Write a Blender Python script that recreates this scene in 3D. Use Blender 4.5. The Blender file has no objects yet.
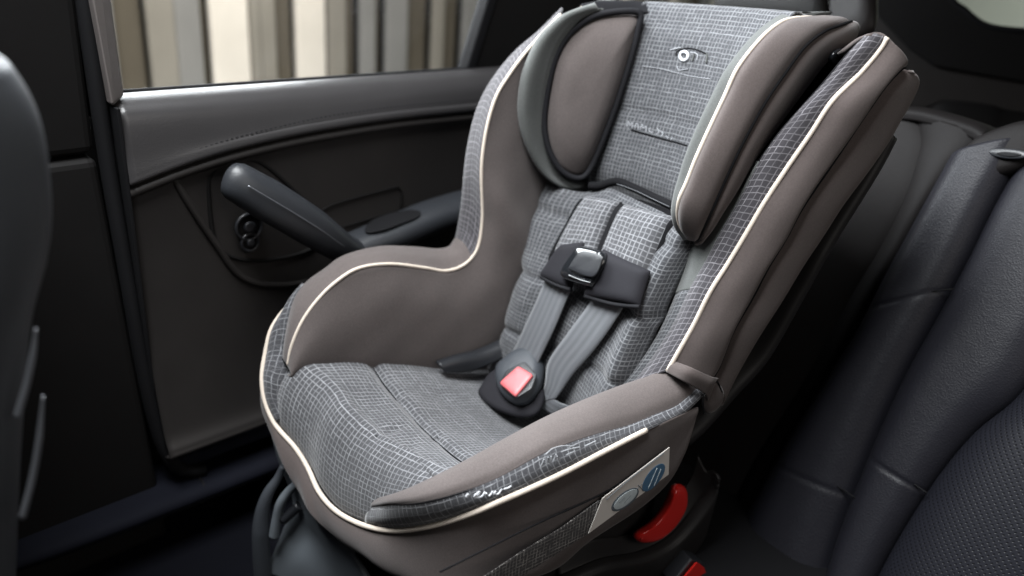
import bpy, bmesh, math, random
import numpy as np
from mathutils import Vector
random.seed(4); rng = np.random.default_rng(4)
C = bpy.context.scene.collection

# ------------------------------------------------------------------ camera (real position, metres, z up)
CAM = np.array([.811556442, -.68199897, .674732823])
CR = np.array([.58357562, .80835378, .07748327]); CU = np.array([-.37354124, .18249397, .90948496])
CD = np.array([-.72104538, .55969644, -.40845251]); FPX = 795.954531

def ray(px, py):
    v = CD + CR*(px-512)/FPX - CU*(py-288)/FPX
    return v/np.linalg.norm(v)
def at(px, py, x):                                   # point of the sight line at lateral distance x
    v = ray(px, py); return CAM + v*((x-CAM[0])/v[0])
def atp(px, py, P, n):
    v = ray(px, py); return CAM + v*(((np.array(P)-CAM)@n)/(v@n))
AY = -.13378387                                      # the car's long axis against the seat's
LAT = np.array([math.cos(AY), -math.sin(AY), 0]); LON = np.array([math.sin(AY), math.cos(AY), 0])
def car(l, d, z): return LON*l + LAT*d + np.array([0, 0, z])

# ------------------------------------------------------------------ materials
def newmat(name):
    m = bpy.data.materials.new(name); m.use_nodes = True
    nt = m.node_tree; b = nt.nodes['Principled BSDF']
    return m, nt, b
def N(nt, t, **k):
    n = nt.nodes.new(t)
    for a, v in k.items():
        if a.startswith('i_'): n.inputs[a[2:].replace('_', ' ')].default_value = v
        else: setattr(n, a, v)
    return n
def L(nt, a, b): nt.links.new(a, b)
def M(nt, op, a, b=None, c=None):
    n = nt.nodes.new('ShaderNodeMath'); n.operation = op
    for i, s in enumerate((a, b, c)):
        if s is None: continue
        if isinstance(s, (int, float)): n.inputs[i].default_value = s
        else: nt.links.new(s, n.inputs[i])
    return n.outputs[0]
def mixc(nt, f, a, b):
    n = nt.nodes.new('ShaderNodeMix'); n.data_type = 'RGBA'
    if isinstance(f, (int, float)): n.inputs[0].default_value = f
    else: nt.links.new(f, n.inputs[0])
    for i, s in ((6, a), (7, b)):
        if isinstance(s, tuple): n.inputs[i].default_value = (*s, 1)
        else: nt.links.new(s, n.inputs[i])
    return n.outputs[2]

def m_plain(name, col, rough=.6, var=.15, nscale=14, bump=0, bscale=600, sheen=0, spec=.5, coat=0, kind='noise', bdist=.001):
    m, nt, b = newmat(name)
    tc = N(nt, 'ShaderNodeTexCoord'); no = N(nt, 'ShaderNodeTexNoise', i_Scale=nscale, i_Detail=4.0)
    L(nt, tc.outputs['Object'], no.inputs['Vector'])
    lo = tuple(c*(1-var) for c in col); hi = tuple(c*(1+var) for c in col)
    L(nt, mixc(nt, no.outputs['Fac'], lo, hi), b.inputs['Base Color'])
    b.inputs['Roughness'].default_value = rough; b.inputs['Specular IOR Level'].default_value = spec
    b.inputs['Sheen Weight'].default_value = sheen; b.inputs['Coat Weight'].default_value = coat
    if bump:
        if kind == 'leather': t = N(nt, 'ShaderNodeTexVoronoi', i_Scale=bscale); o = t.outputs['Distance']
        else: t = N(nt, 'ShaderNodeTexNoise', i_Scale=bscale, i_Detail=2.0); o = t.outputs['Fac']
        L(nt, tc.outputs['Object'], t.inputs['Vector'])
        n2 = N(nt, 'ShaderNodeTexNoise', i_Scale=26.0, i_Detail=3.0); L(nt, tc.outputs['Object'], n2.inputs['Vector'])
        bp = N(nt, 'ShaderNodeBump', i_Strength=bump, i_Distance=bdist)
        L(nt, M(nt, 'ADD', o, M(nt, 'MULTIPLY', n2.outputs['Fac'], 2.0)), bp.inputs['Height']); L(nt, bp.outputs[0], b.inputs['Normal'])
    return m

def m_weave(name, col, cell=.0011, var=.26, rough=.9, sheen=.16):   # plain woven upholstery
    m, nt, b = newmat(name)
    tc = N(nt, 'ShaderNodeTexCoord'); sp = N(nt, 'ShaderNodeSeparateXYZ'); L(nt, tc.outputs['UV'], sp.inputs[0])
    k = 2*math.pi/cell
    h = M(nt, 'MULTIPLY', M(nt, 'SINE', M(nt, 'MULTIPLY', sp.outputs[0], k)), M(nt, 'SINE', M(nt, 'MULTIPLY', sp.outputs[1], k)))
    no = N(nt, 'ShaderNodeTexNoise', i_Scale=480.0, i_Detail=3.0, i_Roughness=.7); L(nt, tc.outputs['Object'], no.inputs['Vector'])
    n2 = N(nt, 'ShaderNodeTexNoise', i_Scale=16.0, i_Detail=4.0); L(nt, tc.outputs['Object'], n2.inputs['Vector'])
    f = M(nt, 'ADD', M(nt, 'MULTIPLY', no.outputs['Fac'], .8), M(nt, 'MULTIPLY', n2.outputs['Fac'], .2))
    L(nt, mixc(nt, f, tuple(c*(1-var*2) for c in col), tuple(c*(1+var*2) for c in col)), b.inputs['Base Color'])
    b.inputs['Roughness'].default_value = rough; b.inputs['Sheen Weight'].default_value = sheen; b.inputs['Sheen Roughness'].default_value = .5
    b.inputs['Specular IOR Level'].default_value = .25
    bp = N(nt, 'ShaderNodeBump', i_Strength=.25, i_Distance=.0006)
    L(nt, M(nt, 'ADD', M(nt, 'MULTIPLY', h, .5), M(nt, 'MULTIPLY', n2.outputs['Fac'], 3.0)), bp.inputs['Height']); L(nt, bp.outputs[0], b.inputs['Normal'])
    return m

def m_plaid(name, base, line, cell=.0085, w=.12, strength=.9, scrib=.0, broken=.5, var=.2):   # woven grid with broken threads
    m, nt, b = newmat(name)
    tc = N(nt, 'ShaderNodeTexCoord')
    dn = N(nt, 'ShaderNodeTexNoise', i_Scale=55.0, i_Detail=2.0); L(nt, tc.outputs['UV'], dn.inputs['Vector'])
    sub = N(nt, 'ShaderNodeVectorMath', operation='SUBTRACT'); L(nt, dn.outputs['Color'], sub.inputs[0]); sub.inputs[1].default_value = (.5, .5, .5)
    sc = N(nt, 'ShaderNodeVectorMath', operation='SCALE'); L(nt, sub.outputs[0], sc.inputs[0]); sc.inputs['Scale'].default_value = cell*.5
    ad = N(nt, 'ShaderNodeVectorMath', operation='ADD'); L(nt, tc.outputs['UV'], ad.inputs[0]); L(nt, sc.outputs[0], ad.inputs[1])
    sp = N(nt, 'ShaderNodeSeparateXYZ'); L(nt, ad.outputs[0], sp.inputs[0])
    masks = []
    for i in (0, 1):
        t = M(nt, 'DIVIDE', sp.outputs[i], cell)
        fr = M(nt, 'FRACT', t); fl = M(nt, 'FLOOR', t)
        d = M(nt, 'ABSOLUTE', M(nt, 'SUBTRACT', fr, .5))
        ln = N(nt, 'ShaderNodeMapRange', interpolation_type='SMOOTHSTEP'); L(nt, d, ln.inputs[0])
        ln.inputs[1].default_value = w*1.25; ln.inputs[2].default_value = w*.35; ln.inputs[3].default_value = 0; ln.inputs[4].default_value = 1
        wn = N(nt, 'ShaderNodeTexWhiteNoise', noise_dimensions='1D'); L(nt, M(nt, 'ADD', fl, 17.3*i), wn.inputs['W'])
        # a thread dives under the cloth here and there: long-axis noise unique to the thread
        cb = N(nt, 'ShaderNodeCombineXYZ')
        L(nt, M(nt, 'MULTIPLY', sp.outputs[1-i], .5/cell), cb.inputs[0]); L(nt, M(nt, 'MULTIPLY', fl, 7.7), cb.inputs[1]); cb.inputs[2].default_value = i*9.1
        nn = N(nt, 'ShaderNodeTexNoise', i_Scale=1.0, i_Detail=2.0); L(nt, cb.outputs[0], nn.inputs['Vector'])
        br = N(nt, 'ShaderNodeMapRange'); L(nt, nn.outputs['Fac'], br.inputs[0])
        br.inputs[1].default_value = .36; br.inputs[2].default_value = .6; br.inputs[3].default_value = 1-broken; br.inputs[4].default_value = 1
        masks.append(M(nt, 'MULTIPLY', M(nt, 'MULTIPLY', ln.outputs[0], br.outputs[0]), M(nt, 'ADD', M(nt, 'MULTIPLY', wn.outputs['Value'], .5), .5)))
    f = M(nt, 'MULTIPLY', M(nt, 'MAXIMUM', masks[0], masks[1]), strength)
    if scrib:
        vo = N(nt, 'ShaderNodeTexVoronoi', feature='DISTANCE_TO_EDGE', i_Scale=70.0); L(nt, ad.outputs[0], vo.inputs['Vector'])
        mr = N(nt, 'ShaderNodeMapRange'); L(nt, vo.outputs['Distance'], mr.inputs[0]); mr.inputs[1].default_value = .015; mr.inputs[2].default_value = .0; mr.inputs[3].default_value = 0; mr.inputs[4].default_value = scrib
        f = M(nt, 'MAXIMUM', f, mr.outputs[0])
    no = N(nt, 'ShaderNodeTexNoise', i_Scale=700.0, i_Detail=2.0); L(nt, tc.outputs['Object'], no.inputs['Vector'])
    n2 = N(nt, 'ShaderNodeTexNoise', i_Scale=18.0, i_Detail=5.0); L(nt, tc.outputs['Object'], n2.inputs['Vector'])
    g = M(nt, 'ADD', M(nt, 'MULTIPLY', no.outputs['Fac'], .5), M(nt, 'MULTIPLY', n2.outputs['Fac'], .5))
    bc = mixc(nt, g, tuple(c*(1-2*var) for c in base), tuple(c*(1+2*var) for c in base))
    L(nt, mixc(nt, f, bc, line), b.inputs['Base Color'])
    b.inputs['Roughness'].default_value = .9; b.inputs['Sheen Weight'].default_value = .2; b.inputs['Specular IOR Level'].default_value = .25
    bp = N(nt, 'ShaderNodeBump', i_Strength=.35, i_Distance=.0012)
    L(nt, M(nt, 'ADD', M(nt, 'MULTIPLY', f, .5), M(nt, 'ADD', M(nt, 'MULTIPLY', no.outputs['Fac'], .4), M(nt, 'MULTIPLY', n2.outputs['Fac'], 3.0))), bp.inputs['Height']); L(nt, bp.outputs[0], b.inputs['Normal'])
    return m

def m_web(name, col):                                  # seat-belt webbing: ribs along the strap (UV x across), highlight bands painted into the colour
    m, nt, b = newmat(name)
    tc = N(nt, 'ShaderNodeTexCoord'); sp = N(nt, 'ShaderNodeSeparateXYZ'); L(nt, tc.outputs['UV'], sp.inputs[0])
    a = M(nt, 'SINE', M(nt, 'MULTIPLY', sp.outputs[0], 2*math.pi/.0125)); c = M(nt, 'SINE', M(nt, 'MULTIPLY', sp.outputs[1], 2*math.pi/.0016))
    f = M(nt, 'ADD', M(nt, 'MULTIPLY', a, .22), .5)
    L(nt, mixc(nt, f, tuple(x*.72 for x in col), tuple(x*1.25 for x in col)), b.inputs['Base Color'])
    b.inputs['Roughness'].default_value = .5; b.inputs['Sheen Weight'].default_value = .2
    bp = N(nt, 'ShaderNodeBump', i_Strength=.4, i_Distance=.0006); L(nt, M(nt, 'ADD', a, M(nt, 'MULTIPLY', c, .4)), bp.inputs['Height']); L(nt, bp.outputs[0], b.inputs['Normal'])
    return m

TAUPE = m_weave('taupe_cloth', (.094, .079, .0755))
TAUPE_D = m_weave('brown_cloth', (.074, .0595, .056))
GREYP = m_weave('grey_green_plush', (.082, .086, .083))
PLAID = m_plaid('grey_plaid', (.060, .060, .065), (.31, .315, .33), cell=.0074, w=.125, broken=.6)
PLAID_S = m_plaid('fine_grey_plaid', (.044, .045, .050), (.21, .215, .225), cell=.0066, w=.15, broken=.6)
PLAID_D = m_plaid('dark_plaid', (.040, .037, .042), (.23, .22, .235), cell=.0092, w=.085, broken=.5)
PLAID_N = m_plaid('navy_scribble_plaid', (.046, .046, .051), (.29, .295, .31), cell=.008, w=.09, broken=.8, scrib=.28)
MESH = m_plaid('black_netting', (.030, .026, .026), (.34, .32, .30), cell=.005, w=.13, broken=1.0)
PIPE = m_plain('cream_piping', (.62, .54, .46), .8, .14, 300, .3, 1500)
PIPEK = m_plain('black_piping', (.010, .010, .012), .8, .2, spec=.2)
BLACKP = m_plain('black_plastic', (.016, .017, .020), .38, .15, 30, .12, 900)
BASEM = m_plain('base_plastic', (.12, .135, .15), .42, .12, 20, .2, 1100)
GREYPL = m_plain('blue_grey_plastic', (.045, .050, .058), .45, .12, 20, .2, 1100)
SHELLM = m_plain('shell_plastic', (.015, .014, .014), .5, .2, 20, .15, 900, spec=.3)
WEB = m_web('grey_webbing', (.105, .110, .120))
PADK = m_plain('black_neoprene', (.016, .0155, .019), .8, .15, 30, .3, 1400, spec=.2)
RED = m_plain('red_plastic', (.62, .020, .015), .22, .08, 30, coat=.3)
REDB = m_plain('pale_red_button', (.62, .13, .14), .4, .08, 60, .2, 800)
GLOSSK = m_plain('gloss_black', (.010, .011, .013), .16, .1, coat=.4)
STICK = m_plain('sticker_white', (.62, .58, .54), .5, .05, 60)
SBLUE = m_plain('sticker_blue', (.07, .15, .25), .5, .35, 160)
SGREY = m_plain('sticker_pale', (.50, .56, .58), .5, .25, 200)
SINK = m_plain('sticker_ink', (.12, .14, .16), .5, .2, 200)
THREADK = m_plain('dark_thread', (.008, .008, .009), .9, spec=.1)
STITCH = m_plain('grey_thread', (.36, .37, .39), .8)
THREADW = m_plain('white_thread', (.62, .63, .66), .8)
LEATH = m_plain('black_leather', (.0118, .0118, .0160), .48, .12, 20, .5, 420, spec=.28, kind='leather', bdist=.0006)
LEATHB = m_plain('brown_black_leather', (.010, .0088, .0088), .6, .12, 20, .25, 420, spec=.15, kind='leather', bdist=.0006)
DOORU = m_plain('door_top_vinyl', (.040, .038, .039), .34, .1, 20, .25, 520, kind='leather', bdist=.0005)
DOORL = m_plain('door_trim_vinyl', (.021, .0188, .018), .5, .15, 16, .25, 520, spec=.25, kind='leather', bdist=.0005)
HANDM = m_plain('door_handle_leather', (.022, .024, .028), .42, .1, 16, .25, 520, kind='leather', bdist=.0005)
PILL = m_plain('pillar_trim', (.0075, .007, .007), .65, .15, 14, .2, 700, spec=.12)
PILLG = m_plain('window_pillar_grey', (.13, .115, .11), .5, .08, 14, .2, 900)
RUBBER = m_plain('black_rubber', (.005, .005, .006), .7, .2, spec=.2)
CHROME = m_plain('dull_metal', (.22, .23, .25), .3, .1); CHROME.node_tree.nodes['Principled BSDF'].inputs['Metallic'].default_value = .6
CARPET = m_plain('dark_carpet', (.0035, .0037, .0055), .95, .4, 300, .6, 700, spec=.05)
def m_perf(name, col):                                 # perforated leather (UV)
    m = m_plain(name, col, .45, .12, 20); nt = m.node_tree; b = nt.nodes['Principled BSDF']
    tc = N(nt, 'ShaderNodeTexCoord'); mp = N(nt, 'ShaderNodeMapping'); L(nt, tc.outputs['UV'], mp.inputs[0]); mp.inputs['Rotation'].default_value = (0, 0, math.radians(45))
    sp = N(nt, 'ShaderNodeSeparateXYZ'); L(nt, mp.outputs[0], sp.inputs[0])
    q = []
    for i in (0, 1):
        fr = M(nt, 'SUBTRACT', M(nt, 'FRACT', M(nt, 'DIVIDE', sp.outputs[i], .0062)), .5); q.append(M(nt, 'MULTIPLY', fr, fr))
    r = M(nt, 'SQRT', M(nt, 'ADD', q[0], q[1]))
    mr = N(nt, 'ShaderNodeMapRange'); L(nt, r, mr.inputs[0]); mr.inputs[1].default_value = .13; mr.inputs[2].default_value = .27
    src = b.inputs['Base Color'].links[0].from_socket
    L(nt, mixc(nt, mr.outputs[0], (.003, .003, .004), src), b.inputs['Base Color'])
    bp = N(nt, 'ShaderNodeBump', i_Strength=.5, i_Distance=.0008); L(nt, mr.outputs[0], bp.inputs['Height']); L(nt, bp.outputs[0], b.inputs['Normal'])
    return m
PERF = m_perf('perforated_leather', (.012, .0125, .0175)); PERF.node_tree.nodes['Principled BSDF'].inputs['Specular IOR Level'].default_value = .3
def m_glass():
    m, nt, b = newmat('window_glass'); out = nt.nodes['Material Output']
    tr = N(nt, 'ShaderNodeBsdfTransparent'); tr.inputs[0].default_value = (.90, .90, .89, 1)
    gl = N(nt, 'ShaderNodeBsdfGlossy'); gl.inputs['Roughness'].default_value = .02
    fr = N(nt, 'ShaderNodeFresnel'); fr.inputs[0].default_value = 1.35
    mx = N(nt, 'ShaderNodeMixShader'); L(nt, fr.outputs[0], mx.inputs[0]); L(nt, tr.outputs[0], mx.inputs[1]); L(nt, gl.outputs[0], mx.inputs[2]); L(nt, mx.outputs[0], out.inputs[0])
    nt.nodes.remove(b); return m
GLASS = m_glass()

from mathutils.bvhtree import BVHTree
def caster(o):
    me = o.data; t = BVHTree.FromPolygons([v.co for v in me.vertices], [tuple(p.vertices) for p in me.polygons])
    def f(a, b, off=.003):
        v = ray(a, b); h = t.ray_cast(Vector(CAM), Vector(v)); return np.array(h[0])-v*off if h[0] is not None else None
    return f
# ------------------------------------------------------------------ object helpers
def thing(name, label, cat, loc=(0, 0, 0), group=None):
    o = bpy.data.objects.new(name, None); C.objects.link(o); o.location = loc; o['label'] = label; o['category'] = cat
    o.empty_display_size = .05
    if group: o['group'] = group
    return o
def tag(o, label, cat): o['label'] = label; o['category'] = cat; return o
def link(name, me, mat, parent=None):
    o = bpy.data.objects.new(name, me); C.objects.link(o)
    for m in (mat if isinstance(mat, (list, tuple)) else [mat]): me.materials.append(m)
    if parent is not None:
        o.parent = parent
        p = parent; off = Vector((0, 0, 0))
        while p is not None: off += p.location; p = p.parent
        o.matrix_parent_inverse.identity(); o.location = -off if parent.parent is None and parent.type == 'EMPTY' else (0, 0, 0)
    return o
def crv(P, n, closed=False):
    """Catmull-Rom through the rows of P, n samples, uniform in control index."""
    P = np.asarray(P, float); k = len(P)
    if closed: Q = np.vstack([P[-1:], P, P[:2]]); t = np.linspace(0, k, n, endpoint=False)
    else: Q = np.vstack([2*P[:1]-P[1:2], P, 2*P[-1:]-P[-2:-1]]); t = np.linspace(0, k-1, n)
    i = np.minimum(t.astype(int), (k if closed else k-1)-1); f = (t-i)[:, None]
    a, b, c, d = Q[i], Q[i+1], Q[i+2], Q[i+3]
    return .5*(2*b+(c-a)*f+(2*a-5*b+4*c-d)*f**2+(3*b-a-3*c+d)*f**3)
def even(P, n, closed=False):
    """arc-length even resample of a smooth curve through P."""
    D = crv(P, 40*len(P), closed)
    if closed: D = np.vstack([D, D[:1]])
    s = np.concatenate([[0], np.cumsum(np.linalg.norm(np.diff(D, axis=0), axis=1))])
    t = np.linspace(0, s[-1], n+1)[:-1] if closed else np.linspace(0, s[-1], n)
    return np.stack([np.interp(t, s, D[:, j]) for j in range(D.shape[1])], 1)
def gridmesh(name, G, closed_u=False):
    R, K = G.shape[:2]; me = bpy.data.meshes.new(name)
    K2 = K if not closed_u else K+1
    fs = [(r*K+c, r*K+(c+1) % K, (r+1)*K+(c+1) % K, (r+1)*K+c) for r in range(R-1) for c in range(K2-1)]
    me.from_pydata([tuple(p) for p in G.reshape(-1, 3)], [], fs)
    GG = np.concatenate([G, G[:, :1]], 1) if closed_u else G
    du = np.linalg.norm(np.diff(GG, axis=1), axis=2).mean(0); dv = np.linalg.norm(np.diff(GG, axis=0), axis=2).mean(1)
    U = np.concatenate([[0], np.cumsum(du)]); V = np.concatenate([[0], np.cumsum(dv)])
    uv = me.uv_layers.new(); li = 0
    for r in range(R-1):
        for c in range(K2-1):
            for rr, cc in ((r, c), (r, c+1), (r+1, c+1), (r+1, c)):
                uv.data[li].uv = (U[cc], V[rr]); li += 1
    me.polygons.foreach_set('use_smooth', [True]*len(me.polygons))
    return me
def dense(G, nr, nc): 
    G = np.asarray(G, float)
    A = np.stack([crv(G[r], nc) for r in range(G.shape[0])])
    return np.stack([crv(A[:, c], nr) for c in range(nc)], 1)
def surf(name, G, mat, parent, nr=24, nc=60, thick=.005, wrinkle=0, post=None):
    D = dense(G, nr, nc)
    if wrinkle:
        ph = rng.uniform(0, 6, 4); X = D.reshape(-1, 3)
        w = sum(np.sin(X@rng.normal(0, 38, 3)+p) for p in ph)*wrinkle/4
        n = np.cross(np.gradient(D, axis=1), np.gradient(D, axis=0)); n /= np.linalg.norm(n, axis=2, keepdims=True)+1e-9
        D = D+n*w.reshape(D.shape[:2])[..., None]
    if post is not None: D = post(D)
    o = link(name, gridmesh(name, D), mat, parent)
    if thick:
        s = o.modifiers.new('cloth', 'SOLIDIFY'); s.thickness = thick; s.offset = 0
    return o
def tube(name, P, r, mat, parent, n=None, sides=8, closed=False, taper=None, ribs=0):
    P = np.asarray(P, float); n = n or max(12, len(P)*6)
    D = even(P, n, closed); T = np.gradient(D, axis=0)
    if closed: T = np.roll(D, -1, 0)-np.roll(D, 1, 0)
    T /= np.linalg.norm(T, axis=1, keepdims=True)+1e-9
    u = np.cross(T[0], [.3, .2, .93]); u /= np.linalg.norm(u); rings = []
    for i in range(n):
        u = u-T[i]*(u@T[i]); u /= np.linalg.norm(u); v = np.cross(T[i], u)
        rr = r if taper is None else r*np.interp(i/(n-1), np.linspace(0, 1, len(taper)), taper)
        rings.append([D[i]+rr*(math.cos(a)*u+math.sin(a)*v) for a in np.arange(sides)*2*math.pi/sides])
    G = np.array(rings)
    if closed: G = np.concatenate([G, G[:1]])
    me = gridmesh(name, G, True)
    if not closed:
        bm = bmesh.new(); bm.from_mesh(me); bm.verts.ensure_lookup_table()
        bm.faces.new([bm.verts[i] for i in range(sides)][::-1]); bm.faces.new([bm.verts[(n-1)*sides+i] for i in range(sides)]); bm.to_mesh(me); bm.free()
    return link(name, me, mat, parent)
def joined(name, objs, parent):
    """several shapes that are one part -> one mesh"""
    me = bpy.data.meshes.new(name); bm = bmesh.new(); mats = []
    for o in objs:
        m = o.data; k = []
        for mt in m.materials:
            if mt not in mats: mats.append(mt)
            k.append(mats.index(mt))
        n0 = len(bm.faces); bm.from_mesh(m); bm.faces.ensure_lookup_table()
        for f in bm.faces[n0:]: f.material_index = k[min(f.material_index, len(k)-1)]
    bm.to_mesh(me); bm.free()
    for o in objs: bpy.data.objects.remove(o)
    return link(name, me, mats, parent)
def corner(P, t=.16):
    P = np.asarray(P, float); n = len(P); return [p for i in range(n) for p in (P[i]*(1-t)+P[i-1]*t, P[i]*(1-t*.3)+(P[i-1]+P[(i+1) % n])/2*t*.3, P[i]*(1-t)+P[(i+1) % n]*t)]
def slab(name, out, up, th, mat, parent, rnd=.3, n=48, dome=0, sharp=False):
    """rounded slab: closed outline `out` (3-D), raised by th along `up`."""
    O = even(out, n, True) if not sharp else np.asarray(out, float); n = len(O); up = np.asarray(up, float); up = up/np.linalg.norm(up); c = O.mean(0)
    R = [(1, 0), (1, th*(1-rnd)), (1-.03*rnd/.3, th*(1-rnd*.4)), (1-.09*rnd/.3, th)]
    if dome: R += [(.7, th+dome*.55), (.4, th+dome*.9)]
    else: R += [(.5, th)]
    G = np.array([[c+(p-c)*s+up*h for p in O] for s, h in R]+[[c+(p-c)*.02+up*(th+dome) for p in O]])
    me = gridmesh(name, G, True)
    bm = bmesh.new(); bm.from_mesh(me); bm.verts.ensure_lookup_table(); bm.faces.new([bm.verts[i] for i in range(n)]); bm.faces.new([bm.verts[len(G)*n-n+i] for i in range(n)][::-1]); bmesh.ops.recalc_face_normals(bm, faces=bm.faces); bm.to_mesh(me); bm.free()
    # planar uv in metres
    a = O[0]-c; a /= np.linalg.norm(a); b = np.cross(up, a); uv = me.uv_layers[0]
    for lp in me.loops:
        p = np.array(me.vertices[lp.vertex_index].co)-c; uv.data[lp.index].uv = (p@a, p@b)
    return link(name, me, mat, parent)
def pillow(name, corners, up, th, mat, parent, n=28, p=4.0, base=0.0, bend=None):
    """cushion over a quad (a,b,c,d 3-D corners), rounded to its edges."""
    a, b, c, d = [np.asarray(q, float) for q in corners]; up = np.asarray(up, float); up /= np.linalg.norm(up)
    t = (1-np.cos(np.linspace(0, math.pi, n)))/2; G = np.zeros((n, n, 3))
    for i, v in enumerate(t):
        for j, u in enumerate(t):
            q = (a*(1-u)+b*u)*(1-v)+(d*(1-u)+c*u)*v
            h = (max(0, 1-abs(2*u-1)**p))**.5*(max(0, 1-abs(2*v-1)**p))**.5
            if bend is not None: q = bend(q)
            G[i, j] = q+up*(base+th*h)
    me = gridmesh(name, G); o = link(name, me, mat, parent)
    s = o.modifiers.new('cloth', 'SOLIDIFY'); s.thickness = .003; s.offset = 0
    return o
def rbox(name, size, loc, mat, parent, bev=.02, seg=4, rot=None, shape=None):
    bm = bmesh.new(); bmesh.ops.create_cube(bm, size=1); bmesh.ops.scale(bm, verts=bm.verts, vec=size)
    bmesh.ops.bevel(bm, geom=bm.edges[:], offset=bev, segments=seg, affect='EDGES', profile=.5)
    if shape: 
        bmesh.ops.subdivide_edges(bm, edges=bm.edges[:], cuts=2, use_grid_fill=True)
        for v in bm.verts: v.co = shape(v.co.copy())
    if rot is not None: bmesh.ops.rotate(bm, verts=bm.verts, matrix=rot)
    bmesh.ops.translate(bm, verts=bm.verts, vec=Vector(loc))
    me = bpy.data.meshes.new(name); bm.to_mesh(me); bm.free(); me.polygons.foreach_set('use_smooth', [True]*len(me.polygons))
    return link(name, me, mat, parent)
def prism(name, poly, ext, mat, parent, bev=.004):
    """flat polygon (3-D points) pushed along ext, edges bevelled."""
    bm = bmesh.new(); vs = [bm.verts.new(tuple(p)) for p in poly]; f = bm.faces.new(vs)
    r = bmesh.ops.extrude_face_region(bm, geom=[f]); bmesh.ops.translate(bm, verts=[v for v in r['geom'] if isinstance(v, bmesh.types.BMVert)], vec=Vector(ext))
    bmesh.ops.recalc_face_normals(bm, faces=bm.faces)
    if bev: bmesh.ops.bevel(bm, geom=bm.edges[:], offset=bev, segments=3, affect='EDGES', profile=.5)
    me = bpy.data.meshes.new(name); bm.to_mesh(me); bm.free()
    return link(name, me, mat, parent)

# =================================================================== THE CHILD SEAT
seat = thing('child_car_seat', 'grey plaid and taupe child car seat with cream piping, strapped on the rear bench', 'child seat', (0, 0, -.2))

# station curves (traced), x = lateral position
A_ = [(288,365),(292,345),(303,320),(319,298),(337,281),(359,268),(390,264),(425,268),(444,271),(460,267),(472,257),(479,242),(482,215),(481,180),(482,156),(487,125),(496,96),(510,73),(524,54),(540,36),(560,15)]
S_ = [(286,355),(289,328),(295,301),(306,284),(325,270),(344,257),(378,248),(412,248),(437,250),(450,247),(457,238),(460,222),(463,200),(465,175),(468,150),(475,118),(485,93),(500,70),(518,50),(538,34),(560,12)]
B_ = [(288,376),(300,374),(325,374),(355,377),(385,378),(415,380),(440,382),(465,384),(487,378),(502,360),(510,344),(516,325),(525,295),(534,262),(542,232),(550,195),(556,165),(561,130),(566,100),(572,60),(580,20)]
nA = len(A_)
xa = np.interp(range(nA), [0, 9, 13, 20], [-.17, -.172, -.178, -.19]); xs = np.interp(range(nA), [0, 3, 9, 13, 20], [-.205, -.225, -.225, -.23, -.25]); xb = np.interp(range(nA), [0, 8, 11, 13, 15, 20], [-.163, -.152, -.143, -.145, -.19, -.28])
A = np.array([at(*q, x) for q, x in zip(A_, xa)]); S = np.array([at(*q, x) for q, x in zip(S_, xs)]); B = np.array([at(*q, x) for q, x in zip(B_, xb)])
def bulge(P, Q, f, dx): 
    R = P*(1-f)+Q*f; R[:, 0] += dx; return R
surf('side_panel', np.stack([B, bulge(B, A, .3, .010), bulge(B, A, .7, .012), A]), TAUPE, seat, 24, 120, wrinkle=.0012)
away = (S-A)/np.linalg.norm(S-A, axis=1, keepdims=True)
cen = np.array([-.2, .08, -.05]); rad = S-cen; rad[:, 0] = 0; rad /= np.linalg.norm(rad, axis=1, keepdims=True)
mid = (A+S)/2+rad*.006+np.array([.004, 0, .002])
dn = np.array([[0, 0, -1.]]*nA); w = np.clip((np.arange(nA)-8)/3, 0, 1)[:, None]
dn = dn*(1-w)+np.array([0, .9, -.2])*w
fr = np.clip(1-np.arange(nA)/4, 0, 1)[:, None]
dn = dn*(1-fr)+np.array([0, .95, -.3])*fr
O1 = S+dn*.03+np.array([-.018, 0, 0]); O2 = S+dn*.10+np.array([-.026, 0, 0]); O3 = S+dn*.2+np.array([-.022, 0, 0])
surf('armrest_rim', np.stack([A, mid, S, O1, O2, O3])[:, :11], TAUPE, seat, 40, 70)
surf('side_wing', np.stack([A, mid, S, O1, O2, O3])[:, 10:], PLAID_D, seat, 40, 70)
# S-bend plaid patch blends grey into plaid
def pipe(P, name='piping', r=.0027, m=PIPE): return tube(name, P, r, m, seat, n=len(P)*8)
pipe(A+rad*.001+np.array([.0015, 0, 0]))

# --- front lip piping
L_ = [(306,286,-.228),(289,306,-.23),(273,329,-.226),(267,354,-.217),(264,378,-.203),(267,401,-.187),(277,424,-.163),(297,447,-.122),(310,467,-.09),(322,492,-.045),(340,511,.0),(366,524,.06),(396,529,.12),(432,524,.175),(469,512,.212),(506,496,.234),(555,474,.244),(598,452,.248),(645,430,.25)]
LP = np.array([at(*q) for q in L_])
lo_ = np.cross(np.gradient(LP, axis=0), [0, 0, 1.]); lo_ /= np.linalg.norm(lo_, axis=1, keepdims=True); lo_ *= -np.sign(lo_[9, 1])
pipe(LP+lo_*np.interp(range(len(LP)), [0, 5, 9, 13, 17, 18], [.001, .003, .004, .006, .005, .002])[:, None]+np.array([0, 0, .001]), r=.0037)
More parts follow.
